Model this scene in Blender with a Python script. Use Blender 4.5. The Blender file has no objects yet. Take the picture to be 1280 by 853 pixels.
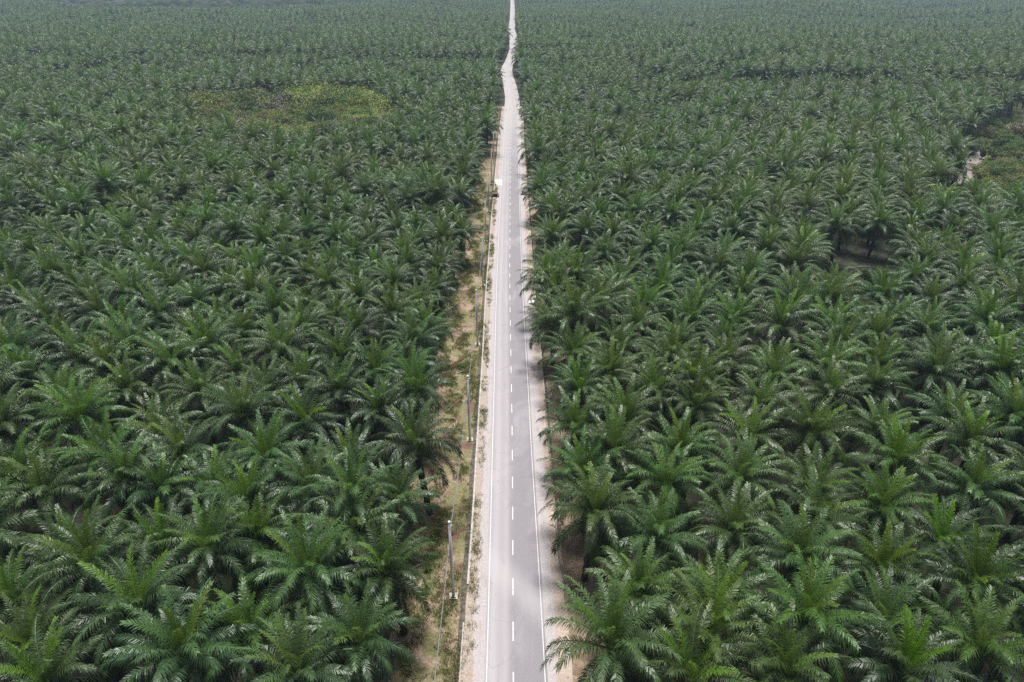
import bpy, math, random
import numpy as np
from mathutils import Vector, Matrix, Euler

random.seed(7)
rng = np.random.default_rng(11)
scene = bpy.context.scene
COL = scene.collection

# ------------------------------------------------------------------ camera model
CAM_H = 72.0
FOC = 853.0                      # focal length in pixels of the 1280 x 853 photograph
PITCH = math.radians(28.7)
CP, SP = math.cos(PITCH), math.sin(PITCH)


def back(px, py, h=0.0):
    """photo pixel -> point on the plane z = h"""
    v = (py - 426.5) / FOC
    z = (CAM_H - h) / (CP * v + SP)
    return (px - 640) / FOC * z, z * (CP - SP * v)


def project(x, y, h):
    z = y * CP + (CAM_H - h) * SP
    if z < 1:
        return None
    return 640 + FOC * x / z, 426.5 + FOC * ((CAM_H - h) * CP - y * SP) / z


cam_d = bpy.data.cameras.new("camera")
cam = bpy.data.objects.new("camera", cam_d)
COL.objects.link(cam)
cam.location = (0, 0, CAM_H)
cam.rotation_euler = (math.pi / 2 - PITCH, 0, 0)
cam_d.sensor_width = 36
cam_d.lens = FOC / 1280 * 36
cam_d.clip_end = 20000
scene.camera = cam

# ------------------------------------------------------------------ light
SUN_EL, SUN_AZ = math.radians(76), math.radians(4)   # azimuth from +Y towards +X
w = bpy.data.worlds.new("World")
scene.world = w
w.use_nodes = True
nt = w.node_tree
sky = nt.nodes.new("ShaderNodeTexSky")
sky.sky_type = 'NISHITA'
sky.sun_disc = False
sky.sun_elevation = SUN_EL
sky.sun_rotation = SUN_AZ
sky.dust_density = 4.0
sky.air_density = 1.0
bg = nt.nodes["Background"]
bg.inputs[1].default_value = 0.054
nt.links.new(sky.outputs[0], bg.inputs[0])
sun_d = bpy.data.lights.new("sun", 'SUN')
sun_d.energy = 4.0
sun_d.angle = math.radians(13)
sun_d.color = (1.0, 0.975, 0.95)
sun = bpy.data.objects.new("sun", sun_d)
COL.objects.link(sun)
sd = Vector((math.sin(SUN_AZ) * math.cos(SUN_EL), math.cos(SUN_AZ) * math.cos(SUN_EL), math.sin(SUN_EL)))
sun.rotation_euler = sd.to_track_quat('Z', 'Y').to_euler()

vs = scene.view_settings
vs.view_transform = 'Standard'
vs.look = 'None'
vs.exposure = 0.7
vs.gamma = 1
vs.use_curve_mapping = False
scene.render.engine = 'CYCLES'
cy = scene.cycles
cy.max_bounces = 5
cy.diffuse_bounces = 2
cy.glossy_bounces = 2
cy.transmission_bounces = 3
cy.volume_bounces = 0
cy.use_denoising = False
cy.denoiser = 'OPENIMAGEDENOISE'
cy.sample_clamp_indirect = 4


# ------------------------------------------------------------------ terrain and road line
def sstep(a, b, x):
    t = np.clip((np.asarray(x, float) - a) / (b - a), 0, 1)
    return t * t * (3 - 2 * t)


def terrain(x, y):
    x = np.asarray(x, float)
    y = np.asarray(y, float)
    r = sstep(360, 900, np.hypot(x * .7, y))
    r = r * (1 + 1.1 * sstep(700, 1300, y)) * (.4 + .6 * sstep(20, 130, np.abs(x)))
    h = r * (2.2 * np.sin(x / 97 + .6) * np.sin(y / 121 + .3) + 1.6 * np.sin(y / 67 + x / 211) + 1.4 * np.sin(x / 53 - y / 160))
    # the block behind the dark line on the right stands a step higher
    line = 438 + (x - 110) * (-.10)
    h = h + sstep(70, 150, x) * sstep(0, 30, y - line) * 4.0 * (1 - sstep(260, 420, y - line))
    # low hills on the horizon
    h = h + sstep(2100, 5200, y) * (60 + 40 * np.sin(x / 700) + 30 * np.sin(x / 290 + 1.0))
    return h


_ry = [-400, 50, 95, 160, 215, 333, 450, 520, 552, 585, 640, 735, 865, 945, 1230, 1760, 6000]
_rx = [2.2, .07, 0, -.67, -.75, -.55, .3, -2.2, -4.2, -4.6, -1, 2.1, 1.5, -1, 1.2, 1, 0]


def road_x(y):
    a = np.asarray(y, float)
    k = np.linspace(-16, 16, 9)
    return np.mean([np.interp(a + d, _ry, _rx) for d in k], axis=0)


# ------------------------------------------------------------------ material helpers
def new_mat(name):
    m = bpy.data.materials.new(name)
    m.use_nodes = True
    t = m.node_tree
    return m, t, t.nodes["Principled BSDF"]


def N(t, kind, **kw):
    n = t.nodes.new(kind)
    for k, v in kw.items():
        setattr(n, k, v)
    return n


def mix(t, fac, a, b, blend='MIX'):
    n = t.nodes.new("ShaderNodeMix")
    n.data_type = 'RGBA'
    n.blend_type = blend
    for sock, val in ((n.inputs[0], fac), (n.inputs[6], a), (n.inputs[7], b)):
        if hasattr(val, "is_linked"):
            t.links.new(val, sock)
        elif isinstance(val, (tuple, list)):
            sock.default_value = (*val, 1)
        else:
            sock.default_value = val
    return n.outputs[2]


def ramp(t, fac, lo, hi):
    n = t.nodes.new("ShaderNodeMapRange")
    n.interpolation_type = 'SMOOTHSTEP'
    t.links.new(fac, n.inputs[0])
    n.inputs[1].default_value = lo
    n.inputs[2].default_value = hi
    return n.outputs[0]


def math_n(t, op, a, b=0.0, c=None):
    n = t.nodes.new("ShaderNodeMath")
    n.operation = op
    for i, v in enumerate((a, b, c)):
        if v is None:
            continue
        if hasattr(v, "is_linked"):
            t.links.new(v, n.inputs[i])
        else:
            n.inputs[i].default_value = v
    return n.outputs[0]


def noise(t, scale, detail=4, rough=.55, coord=None, stretch=None, dist=0.0):
    if coord is None:
        coord = N(t, "ShaderNodeTexCoord").outputs["Object"]
    if stretch is not None:
        mp = N(t, "ShaderNodeMapping")
        mp.inputs[3].default_value = stretch
        t.links.new(coord, mp.inputs[0])
        coord = mp.outputs[0]
    n = N(t, "ShaderNodeTexNoise")
    n.inputs["Scale"].default_value = scale
    n.inputs["Detail"].default_value = detail
    n.inputs["Roughness"].default_value = rough
    n.inputs["Distortion"].default_value = dist
    t.links.new(coord, n.inputs["Vector"])
    return n.outputs[0]


def bump(t, b, fac, strength=.5, dist=.1):
    n = N(t, "ShaderNodeBump")
    n.inputs["Strength"].default_value = strength
    n.inputs["Distance"].default_value = dist
    t.links.new(fac, n.inputs["Height"])
    t.links.new(n.outputs[0], b.inputs["Normal"])


def plain(name, col, rough=.8, var=.25, scale=3.0, metal=0.0):
    m, t, b = new_mat(name)
    n = noise(t, scale, 5, .65)
    c2 = tuple(c * (1 - var) for c in col)
    c3 = tuple(min(1, c * (1 + var)) for c in col)
    t.links.new(mix(t, ramp(t, n, .35, .65), c2, c3), b.inputs["Base Color"])
    b.inputs["Roughness"].default_value = rough
    b.inputs["Metallic"].default_value = metal
    return m


def leaf_mat(name, c_dark, c_lite, c_warm, rough=.42, spec=.5, trans=.22, attr=True):
    if 'shrub' in name:
        rough, spec = .7, .25
    m, t, b = new_mat(name)
    oi = N(t, "ShaderNodeObjectInfo")
    age = N(t, "ShaderNodeAttribute", attribute_name="age").outputs["Fac"]
    col = mix(t, age, c_dark, c_lite)
    # every plant its own tint, and whole blocks of the estate slightly different
    big = noise(t, .011, 3, .6, coord=oi.outputs["Location"])
    col = mix(t, math_n(t, 'MULTIPLY', ramp(t, big, .44, .66), .4), col, c_warm)
    hs = N(t, "ShaderNodeHueSaturation")
    t.links.new(col, hs.inputs["Color"])
    rnd = oi.outputs["Random"]
    t.links.new(math_n(t, 'MULTIPLY_ADD', rnd, .030, .485), hs.inputs["Hue"])
    t.links.new(math_n(t, 'MULTIPLY_ADD', rnd, .45, .78), hs.inputs["Value"])
    med = noise(t, .019, 2, .5, coord=oi.outputs["Location"], stretch=(.6, 1.5, 0))
    rnd2 = math_n(t, 'FRACT', math_n(t, 'MULTIPLY', rnd, 17.3))
    t.links.new(math_n(t, 'MULTIPLY_ADD', rnd2, .3, .85), hs.inputs["Saturation"])
    col = mix(t, math_n(t, 'MULTIPLY', ramp(t, med, .50, .68), .35), hs.outputs[0], c_warm)
    t.links.new(col, b.inputs["Base Color"])
    b.inputs["Roughness"].default_value = rough
    b.inputs["Specular IOR Level"].default_value = spec
    tr = N(t, "ShaderNodeBsdfTranslucent")
    t.links.new(mix(t, .55, col, (.16, .26, .03)), tr.inputs[0])
    mx = N(t, "ShaderNodeMixShader")
    mx.inputs[0].default_value = trans
    t.links.new(b.outputs[0], mx.inputs[1])
    t.links.new(tr.outputs[0], mx.inputs[2])
    t.links.new(mx.outputs[0], t.nodes["Material Output"].inputs[0])
    return m


M = {}
M['frond'] = leaf_mat("palm_frond", (.020, .050, .0155), (.058, .122, .022), (.082, .124, .021), rough=.44, spec=.54, trans=.20)
M['young'] = leaf_mat("palm_young_frond", (.060, .124, .019), (.120, .210, .027), (.13, .185, .027), trans=.28)
M['dry'] = leaf_mat("palm_dry_frond", (.085, .060, .038), (.15, .115, .06), (.12, .10, .045), rough=.8, spec=.2, trans=.1)
M['trunk'] = plain("palm_trunk", (.042, .032, .025), .95, .45, 4)
M['bush'] = leaf_mat("shrub_leaf", (.055, .100, .026), (.11, .165, .040), (.085, .12, .035), trans=.15)
M['bush_dark'] = leaf_mat("dark_shrub_leaf", (.026, .052, .022), (.05, .085, .028), (.04, .065, .024), trans=.12)
M['bush_lime'] = leaf_mat("lime_shrub_leaf", (.17, .225, .036), (.25, .30, .052), (.24, .26, .055), trans=.2)
M['bush_dry'] = leaf_mat("dry_shrub_leaf", (.15, .13, .10), (.21, .18, .135), (.18, .15, .10), rough=.8, spec=.2, trans=.08)
M['bush_olive'] = leaf_mat("olive_shrub_leaf", (.105, .122, .036), (.17, .18, .05), (.15, .15, .05), trans=.12)
M['grass'] = leaf_mat("grass_blade", (.12, .14, .038), (.27, .225, .115), (.20, .18, .07), rough=.7, spec=.25, trans=.4)
M['bark'] = plain("bark", (.10, .08, .06), .95, .35, 5)
M['steel'] = plain("galvanised_steel", (.62, .64, .67), .5, .15, 1.2, .1)
M['white'] = plain("pole_cap_white", (.75, .75, .74), .5, .08)
M['cable'] = plain("cable_sheath", (.17, .17, .19), .6, .1)
M['concrete'] = plain("weathered_concrete", (.40, .365, .33), .9, .18, 1.3)
M['concrete_dark'] = plain("stained_concrete", (.13, .095, .075), .95, .4, 2)
M['render'] = plain("white_render", (.78, .77, .74), .8, .06)
M['rooftin'] = plain("metal_roof", (.5, .5, .52), .5, .1)
M['wood'] = plain("dead_wood", (.24, .19, .15), .95, .35, 6)
M['tin'] = plain("white_paint", (.80, .79, .77), .6, .08)


def ground_mat():
    m, t, b = new_mat("plantation_ground")
    n1 = noise(t, .35, 6, .6)
    n2 = noise(t, .06, 4, .6)
    n3 = noise(t, 2.2, 5, .7)
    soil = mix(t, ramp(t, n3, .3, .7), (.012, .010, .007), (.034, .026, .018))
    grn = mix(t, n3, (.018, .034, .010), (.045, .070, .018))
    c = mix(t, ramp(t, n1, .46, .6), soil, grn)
    c = mix(t, math_n(t, 'MULTIPLY', ramp(t, n2, .58, .7), .5), c, (.055, .038, .028))
    t.links.new(c, b.inputs["Base Color"])
    b.inputs["Roughness"].default_value = .95
    bump(t, b, n3, .6, .15)
    return m


def verge_mat(name="verge_soil_and_grass", grassy=.92):
    m, t, b = new_mat(name)
    n1 = noise(t, .30, 6, .62, dist=.4)
    n2 = noise(t, .13, 4, .6, dist=.6)
    n3 = noise(t, 2.6, 6, .7)
    n4 = noise(t, .22, 5, .65, stretch=(1.6, .6, 1))
    soil = mix(t, ramp(t, n3, .3, .72), (.185, .13, .090), (.36, .27, .20))
    red = mix(t, n3, (.10, .055, .040), (.20, .115, .085))
    c = mix(t, ramp(t, n2, .47, .56), soil, red)
    grs = mix(t, ramp(t, n3, .3, .7), (.080, .098, .030), (.24, .205, .10))
    c = mix(t, math_n(t, 'MULTIPLY', ramp(t, n1, .43, .53), grassy), c, grs)
    c = mix(t, ramp(t, n4, .64, .72), c, (.46, .38, .33))
    t.links.new(c, b.inputs["Base Color"])
    b.inputs["Roughness"].default_value = .95
    bump(t, b, n3, .7, .12)
    return m


def shoulder_mat(name, base_a, base_b, red):
    m, t, b = new_mat(name)
    n3 = noise(t, 3.2, 6, .72)
    n1 = noise(t, .35, 5, .6, stretch=(2.2, .5, 1))
    n2 = noise(t, .5, 5, .68, stretch=(1.8, .7, 1), dist=.5)
    c = mix(t, ramp(t, n3, .3, .7), base_a, base_b)
    c = mix(t, math_n(t, 'MULTIPLY', ramp(t, n2, .57, .70), red), c, (.30, .17, .12))
    c = mix(t, math_n(t, 'MULTIPLY', ramp(t, n1, .56, .70), .55), c, (.19, .165, .10))
    t.links.new(c, b.inputs["Base Color"])
    b.inputs["Roughness"].default_value = .95
    bump(t, b, n3, .5, .06)
    return m


def road_mat():
    m, t, b = new_mat("dusty_asphalt")
    at = N(t, "ShaderNodeAttribute", attribute_name="across")
    sx = N(t, "ShaderNodeSeparateXYZ")
    t.links.new(at.outputs["Vector"], sx.inputs[0])
    u, v = sx.outputs[0], sx.outputs[1]
    n1 = noise(t, 6, 6, .7)
    n2 = noise(t, .30, 5, .6, stretch=(3.0, .12, 1))
    n5 = noise(t, .16, 4, .55, stretch=(1, .5, 1), dist=.8)
    c = mix(t, ramp(t, n1, .25, .75), (.172, .162, .176), (.226, .212, .225))
    # dust driven up by tyres: the left lane carries more of it
    left = ramp(t, math_n(t, 'MULTIPLY', u, -1), -.6, 1.6)
    c = mix(t, math_n(t, 'MULTIPLY', left, .45), c, (.395, .372, .380))
    # wheel tracks, two in each lane
    for u0, wd, amt, col in ((-2.35, .42, .28, (.48, .455, .455)), (-.8, .35, .22, (.48, .455, .455)), (.85, .4, .20, (.22, .205, .23)), (2.4, .45, .22, (.21, .20, .22))):
        d = math_n(t, 'ABSOLUTE', math_n(t, 'SUBTRACT', u, u0))
        k = math_n(t, 'SUBTRACT', 1.0, ramp(t, d, 0.05, wd * 1.7))
        k = math_n(t, 'MULTIPLY', k, math_n(t, 'MULTIPLY_ADD', n2, 1.2, -.1))
        c = mix(t, math_n(t, 'MULTIPLY', k, amt * 1.6), c, col)
    c = mix(t, math_n(t, 'MULTIPLY', ramp(t, n5, .5, .72), .35), c, (.39, .365, .37))
    # tar patches and thin cracks
    vo = N(t, "ShaderNodeTexVoronoi", feature='DISTANCE_TO_EDGE')
    vo.inputs["Scale"].default_value = .45
    mp2 = N(t, "ShaderNodeMapping")
    mp2.inputs[3].default_value = (1.0, .45, 1)
    t.links.new(N(t, "ShaderNodeTexCoord").outputs["Object"], mp2.inputs[0])
    t.links.new(mp2.outputs[0], vo.inputs["Vector"])
    crack = math_n(t, 'SUBTRACT', 1.0, ramp(t, vo.outputs["Distance"], .0, .022))
    c = mix(t, math_n(t, 'MULTIPLY', math_n(t, 'MULTIPLY', crack, ramp(t, n5, .4, .6)), .35), c, (.14, .13, .14))
    n6 = noise(t, .55, 3, .5, stretch=(1.4, .35, 1), dist=1.2)
    c = mix(t, math_n(t, 'MULTIPLY', ramp(t, n6, .62, .70), .30), c, (.19, .18, .195))
    # a fan of dust swept across the lanes near the second dash from the front
    w1 = math_n(t, 'ADD', v, math_n(t, 'MULTIPLY', u, 1.15))
    w1 = math_n(t, 'ADD', w1, math_n(t, 'MULTIPLY_ADD', n2, 3.0, -1.5))
    d = math_n(t, 'ABSOLUTE', math_n(t, 'SUBTRACT', w1, 64.5))
    k = math_n(t, 'SUBTRACT', 1.0, ramp(t, d, .2, 5.0))
    c = mix(t, math_n(t, 'MULTIPLY', k, .34), c, (.43, .41, .41))
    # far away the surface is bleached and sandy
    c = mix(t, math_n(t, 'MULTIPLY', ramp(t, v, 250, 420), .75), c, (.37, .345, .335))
    t.links.new(c, b.inputs["Base Color"])
    b.inputs["Roughness"].default_value = .82
    bump(t, b, n1, .25, .02)
    return m


M['ground'] = ground_mat()
M['verge'] = verge_mat()
M['verge_bare'] = verge_mat('bare_verge_soil', .3)
M['shoulder'] = shoulder_mat("concrete_shoulder", (.30, .275, .275), (.41, .38, .375), .5)
M['dirt_strip'] = shoulder_mat("gravel_strip", (.235, .19, .155), (.40, .34, .295), .9)
M['red_strip'] = shoulder_mat("red_soil_strip", (.31, .24, .19), (.42, .35, .30), .5)
M['road'] = road_mat()
M['drain'] = plain('drain_shade', (.085, .075, .06), .95, .5, 1.5)  # dark concrete tone, with the shade of the drain groove painted in
M['paint'] = plain("road_paint", (.56, .55, .54), .7, .10, 5)
_t = M['paint'].node_tree
_b = _t.nodes["Principled BSDF"]
_src = _b.inputs["Base Color"].links[0].from_socket
_t.links.new(mix(_t, math_n(_t, 'MULTIPLY', ramp(_t, noise(_t, 2.3, 6, .75), .50, .66), .75), _src, (.36, .34, .35)), _b.inputs["Base Color"])
M['sand'] = plain("sandy_track", (.21, .18, .16), .95, .22, .8)

# ------------------------------------------------------------------ mesh helpers


def link(name, verts, faces, mat, parent=None, smooth=False):
    me = bpy.data.meshes.new(name)
    me.from_pydata([tuple(v) for v in verts], [], [tuple(f) for f in faces])
    mats = mat if isinstance(mat, (list, tuple)) else [mat]
    for m in mats:
        me.materials.append(m)
    if smooth:
        me.polygons.foreach_set("use_smooth", [True] * len(me.polygons))
    o = bpy.data.objects.new(name, me)
    COL.objects.link(o)
    if parent is not None:
        o.parent = parent
    return o


def tag(o, label=None, cat=None, group=None, kind=None):
    if label:
        o["label"] = label
    if cat:
        o["category"] = cat
    if group:
        o["group"] = group
    if kind:
        o["kind"] = kind
    return o


def empty(name, loc, rz=0.0):
    o = bpy.data.objects.new(name, None)
    COL.objects.link(o)
    o.location = loc
    o.rotation_euler = (0, 0, rz)
    o.empty_display_size = .5
    return o


class MB:
    def __init__(s):
        s.v, s.f = [], []

    def box(s, x0, x1, y0, y1, z0, z1):
        b = len(s.v)
        s.v += [(x, y, z) for z in (z0, z1) for x, y in ((x0, y0), (x1, y0), (x1, y1), (x0, y1))]
        s.f += [tuple(b + i for i in q) for q in ((3, 2, 1, 0), (4, 5, 6, 7), (0, 1, 5, 4), (1, 2, 6, 5), (2, 3, 7, 6), (3, 0, 4, 7))]
        return s

    def tube(s, pts, radii, n=8, cap=True):
        pts = [Vector(p) for p in pts]
        b = len(s.v)
        for i, p in enumerate(pts):
            d = (pts[min(i + 1, len(pts) - 1)] - pts[max(i - 1, 0)]).normalized()
            a = d.orthogonal().normalized() if i == 0 else (a - d * a.dot(d)).normalized()
            c = d.cross(a)
            r = radii[i] if isinstance(radii, (list, tuple)) else radii
            for k in range(n):
                w_ = 2 * math.pi * k / n
                s.v.append(tuple(p + (a * math.cos(w_) + c * math.sin(w_)) * r))
        for i in range(len(pts) - 1):
            for k in range(n):
                s.f.append((b + i * n + k, b + i * n + (k + 1) % n, b + (i + 1) * n + (k + 1) % n, b + (i + 1) * n + k))
        if cap:
            s.f.append(tuple(b + k for k in reversed(range(n))))
            e = b + (len(pts) - 1) * n
            s.f.append(tuple(e + k for k in range(n)))
        return s

    def build(s, name, mat, parent=None, smooth=False):
        return link(name, s.v, s.f, mat, parent, smooth)


# ------------------------------------------------------------------ ground
def axis(spans):
    out = []
    for a, b, st in spans:
        out += list(np.arange(a, b, st))
    return np.array(out + [spans[-1][1]])


gx = axis([(-7000, -2400, 400), (-2400, -400, 40), (-400, 400, 16), (400, 2400, 40), (2400, 7000, 400)])
gy = axis([(-600, 0, 100), (0, 1000, 14), (1000, 2600, 40), (2600, 7000, 200)])
GX, GY = np.meshgrid(gx, gy)
GZ = terrain(GX, GY)
nx = len(gx)
ver = np.stack([GX, GY, GZ], -1).reshape(-1, 3)
fac = [(j * nx + i, j * nx + i + 1, (j + 1) * nx + i + 1, (j + 1) * nx + i) for j in range(len(gy) - 1) for i in range(nx - 1)]
tag(link("ground", ver, fac, M['ground'], smooth=True), kind="structure")


def strip_rows(y0, y1):
    near = np.arange(max(y0, -60), min(y1, 420), 1.5) if y0 < 420 else np.array([])
    far = np.arange(max(y0, 420), y1, 6.0) if y1 > 420 else np.array([])
    return np.concatenate([near, far, [y1]])


def lift(y):
    return .9 * sstep(380, 700, y)


def ribbon(name, u0, u1, y0, y1, z, mat, cols=2, rag0=0.0, rag1=0.0, seed=0, kind="structure"):
    """a sheet that follows the road between offsets u0 and u1 from its centre line"""
    ys = strip_rows(y0, y1)
    r = np.random.default_rng(seed)

    def rag(a):
        if not a:
            return np.zeros(len(ys))
        return a * (np.sin(ys / 3.1 + seed) * .5 + np.sin(ys / 1.27 + 2 * seed) * .3 + r.normal(0, .3, len(ys)))
    cx = road_x(ys)
    us = np.linspace(0, 1, cols)
    U0 = (u0(ys) if callable(u0) else u0) + rag(rag0)
    U1 = (u1(ys) if callable(u1) else u1) + rag(rag1)
    verts, across = [], []
    for k, y in enumerate(ys):
        for q in us:
            u = U0[k] * (1 - q) + U1[k] * q if hasattr(U0, '__len__') else u0 * (1 - q) + u1 * q
            x = cx[k] + u
            verts.append((x, y, float(terrain(x, y)) + z + float(lift(y))))
            across.append((u, y, 0))
    faces = [(j * cols + i, j * cols + i + 1, (j + 1) * cols + i + 1, (j + 1) * cols + i) for j in range(len(ys) - 1) for i in range(cols - 1)]
    o = link(name, verts, faces, mat)
    a = o.data.attributes.new("across", 'FLOAT_VECTOR', 'POINT')
    a.data.foreach_set("vector", np.array(across, dtype=np.float32).ravel())
    return tag(o, kind=kind)


def ru(y):      # right paved edge runs out a little towards the front
    return 3.32 + .42 * (1 - sstep(48, 100, y))


def lu(y):
    return -3.32 + .30 * (1 - sstep(48, 100, y))


ribbon("verge", lambda y: -15.5 + 3.5 * sstep(150, 320, y) + 0 * y, -5.7, -60, 420, .006, M['verge'], 10, 1.6, 0, 3)
ribbon("soil_strip", 5.9, lambda y: 12.0 - 3.0 * sstep(120, 300, y), -60, 420, .006, M['verge_bare'], 8, 0, .9, 5)
ribbon("gravel_strip", -6.0, -4.3, -60, 420, .012, M['dirt_strip'], 3, .12, 0, 7)
ribbon("red_soil_strip", 4.2, 6.9, -60, 420, .012, M['red_strip'], 3, 0, .25, 9)
ribbon("drain", -6.75, -6.05, -60, 420, .010, M["drain"], 2, .12, .05, 21)  # flat strip: the shaded groove beside the kerb is only dark colour
ribbon("drain", 6.5, 6.95, 72, 420, .016, M["drain"], 2, 0, .08, 22)
ribbon("shoulder", -4.75, lambda y: lu(y) - .1, -60, 420, .016, M['shoulder'], 3, .22, 0, 11)
ribbon("shoulder", lambda y: ru(y) + .1, lambda y: 5.35 - .35 * sstep(90, 160, y) - .5 * (1 - sstep(40, 62, y)), -60, 420, .016, M['shoulder'], 3, 0, .05, 13)
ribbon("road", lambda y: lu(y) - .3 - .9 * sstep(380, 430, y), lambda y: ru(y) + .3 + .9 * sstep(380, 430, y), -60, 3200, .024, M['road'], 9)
# painted markings: one sheet 4 mm above the asphalt
mk = MB()


def paint(u0, u1, y0, y1, step):
    ys = np.arange(y0, y1 + 1e-6, step)
    b = len(mk.v)
    for y in ys:
        cx = float(road_x(y))
        for u in (u0, u1):
            uu = float(u(y)) if callable(u) else u
            mk.v.append((cx + uu, y, float(terrain(cx + uu, y)) + .030 + float(lift(y))))
    for j in range(len(ys) - 1):
        mk.f.append((b + 2 * j, b + 2 * j + 1, b + 2 * j + 3, b + 2 * j + 2))


paint(lambda y: lu(y) - .05, lambda y: lu(y) + .05, -58, 400, 2)
paint(lambda y: ru(y) - .05, lambda y: ru(y) + .05, -58, 400, 2)
y = 48.4 - 6.95 * 14
while y < 420:
    paint(.0, .15, y, y + 2.8, .7)
    y += 6.95
tag(mk.build("road_marking", M['paint']), kind="structure")


# kerbs: upright concrete drain edges, real steps
def kerb(pts, wd=.26, h=.20):
    mb = MB()
    P = [Vector((p[0], p[1], 0)) for p in pts]
    for i, p in enumerate(P):
        d = (P[min(i + 1, len(P) - 1)] - P[max(i - 1, 0)]).normalized()
        n = Vector((d.y, -d.x, 0)) * wd / 2
        g = float(terrain(p.x, p.y))
        for q, z in ((p - n, -.1), (p - n, h), (p + n, h), (p + n, -.1)):
            mb.v.append((q.x, q.y, g + z))
    for i in range(len(P) - 1):
        for k in range(3):
            mb.f.append((4 * i + k, 4 * i + 4 + k, 4 * i + 5 + k, 4 * i + 1 + k))
    mb.f += [(0, 1, 2, 3), (4 * len(P) - 1, 4 * len(P) - 2, 4 * len(P) - 3, 4 * len(P) - 4)]
    return tag(mb.build("kerb", M['concrete']), kind="structure")


def kline(u, y0, y1, amp=.05):
    return [(float(road_x(q)) + u + amp * math.sin(q / 9), q) for q in np.arange(y0, y1, 2.0)]


kerb(kline(-5.95, 64, 236))
kerb(kline(-5.95, 246, 380))
kerb([(float(road_x(q)) - 6.12, q) for q in np.arange(-40, 58.5, 2.0)], .16, .12)
M['kerb_brown'] = plain('muddy_concrete', (.24, .19, .155), .95, .3, 2)
kb = kerb([(8.3, 61.2), (7.9, 62.2), (7.4, 63.6), (6.95, 65.4), (6.62, 67.6), (6.5, 70)] + kline(6.4, 72, 110))
kb.data.materials[0] = M['kerb_brown']
kerb(kline(6.4, 110, 236))
kerb(kline(5.9, 246, 380))

# ------------------------------------------------------------------ oil palm meshes


def frond_arrays(r, e0, az, L, bend, nl, lw, llen, age, roll=0.0, droop=.28, n_seg=11, stiff=1.0):
    """one pinnate frond: a tapered rachis and two ranks of drooping leaflets"""
    t = np.linspace(0, 1, n_seg)
    th = e0 - bend * (.35 * t + .65 * t ** 2.2)
    azs = az + roll * t ** 2 * .5
    d = np.stack([np.cos(th) * np.cos(azs), np.cos(th) * np.sin(azs), np.sin(th)], -1)
    seg = L / (n_seg - 1)
    p = np.concatenate([[[0, 0, 0]], np.cumsum((d[1:] + d[:-1]) / 2 * seg, 0)])
    p = p + np.array([math.cos(az), math.sin(az), 0]) * .22
    S = np.stack([-np.sin(azs), np.cos(azs), np.zeros(n_seg)], -1)
    U = np.cross(d, S)
    U *= np.sign(U[:, 2:3] + 1e-9) * 0 + 1
    U = -U if U[0, 2] < 0 and e0 < 1.4 else U
    rr = roll * t[:, None]
    S2 = S * np.cos(rr) + U * np.sin(rr)
    U2 = U * np.cos(rr) - S * np.sin(rr)
    V, F, A = [], [], []
    # rachis
    wr = (.085 * (1 - t) + .014)[:, None]
    for k in range(n_seg):
        V += [p[k] - S2[k] * wr[k], p[k] + U2[k] * wr[k] * .8, p[k] + S2[k] * wr[k]]
    for k in range(n_seg - 1):
        a, b = 3 * k, 3 * k + 3
        F += [(a, a + 1, b + 1, b), (a + 1, a + 2, b + 2, b + 1)]
    A += [min(1, age + .25)] * len(V)
    # leaflets
    lt = np.linspace(.17, .985, nl)
    for side in (-1, 1):
        for k, q in enumerate(lt):
            q = min(.99, q + r.normal(0, .004))
            i = min(int(q * (n_seg - 1)), n_seg - 2)
            w_ = q * (n_seg - 1) - i
            P0 = p[i] * (1 - w_) + p[i + 1] * w_
            T, s_, u_ = d[i] * (1 - w_) + d[i + 1] * w_, S2[i], U2[i]
            ang = (1.16 - .62 * q ** 1.5) + r.normal(0, .09)
            beta = (.42 if (k % 3) else -.12) + r.normal(0, .2)
            dl = T * math.cos(ang) + (side * s_ * math.cos(beta) + u_ * math.sin(beta)) * math.sin(ang)
            ln = llen * (.42 + .58 * math.sin(math.pi * min(1, (q * .86 + .10)) ** .85)) * (1 + r.normal(0, .08))
            wv = np.cross(dl, u_ * .85 + T * .2)
            wv = wv / (np.linalg.norm(wv) + 1e-9)
            g = np.array([0, 0, -1.0])
            m_ = P0 + dl * ln * .52 + g * droop * ln * .22
            e_ = P0 + dl * ln * .93 + g * droop * ln * .95
            b = len(V)
            V += [P0 - wv * lw * .35, P0 + wv * lw * .35, m_ + wv * lw * .5, m_ - wv * lw * .5, e_]
            F += [(b, b + 1, b + 2, b + 3), (b + 3, b + 2, b + 4)]
            av = min(1, max(0, age + r.normal(0, .2)))
            A += [av] * 4 + [min(1, av + .12)]
    return V, F, A


def fr_mesh(name, fronds, mat):
    V, F, A = [], [], []
    for v, f, a in fronds:
        b = len(V)
        V += v
        F += [tuple(b + i for i in q) for q in f]
        A += a
    me = bpy.data.meshes.new(name)
    me.from_pydata([tuple(map(float, v)) for v in V], [], F)
    me.materials.append(mat)
    at = me.attributes.new("age", 'FLOAT', 'POINT')
    at.data.foreach_set("value", np.array(A, dtype=np.float32))
    return me


TRUNK_H = 10.4


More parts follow.
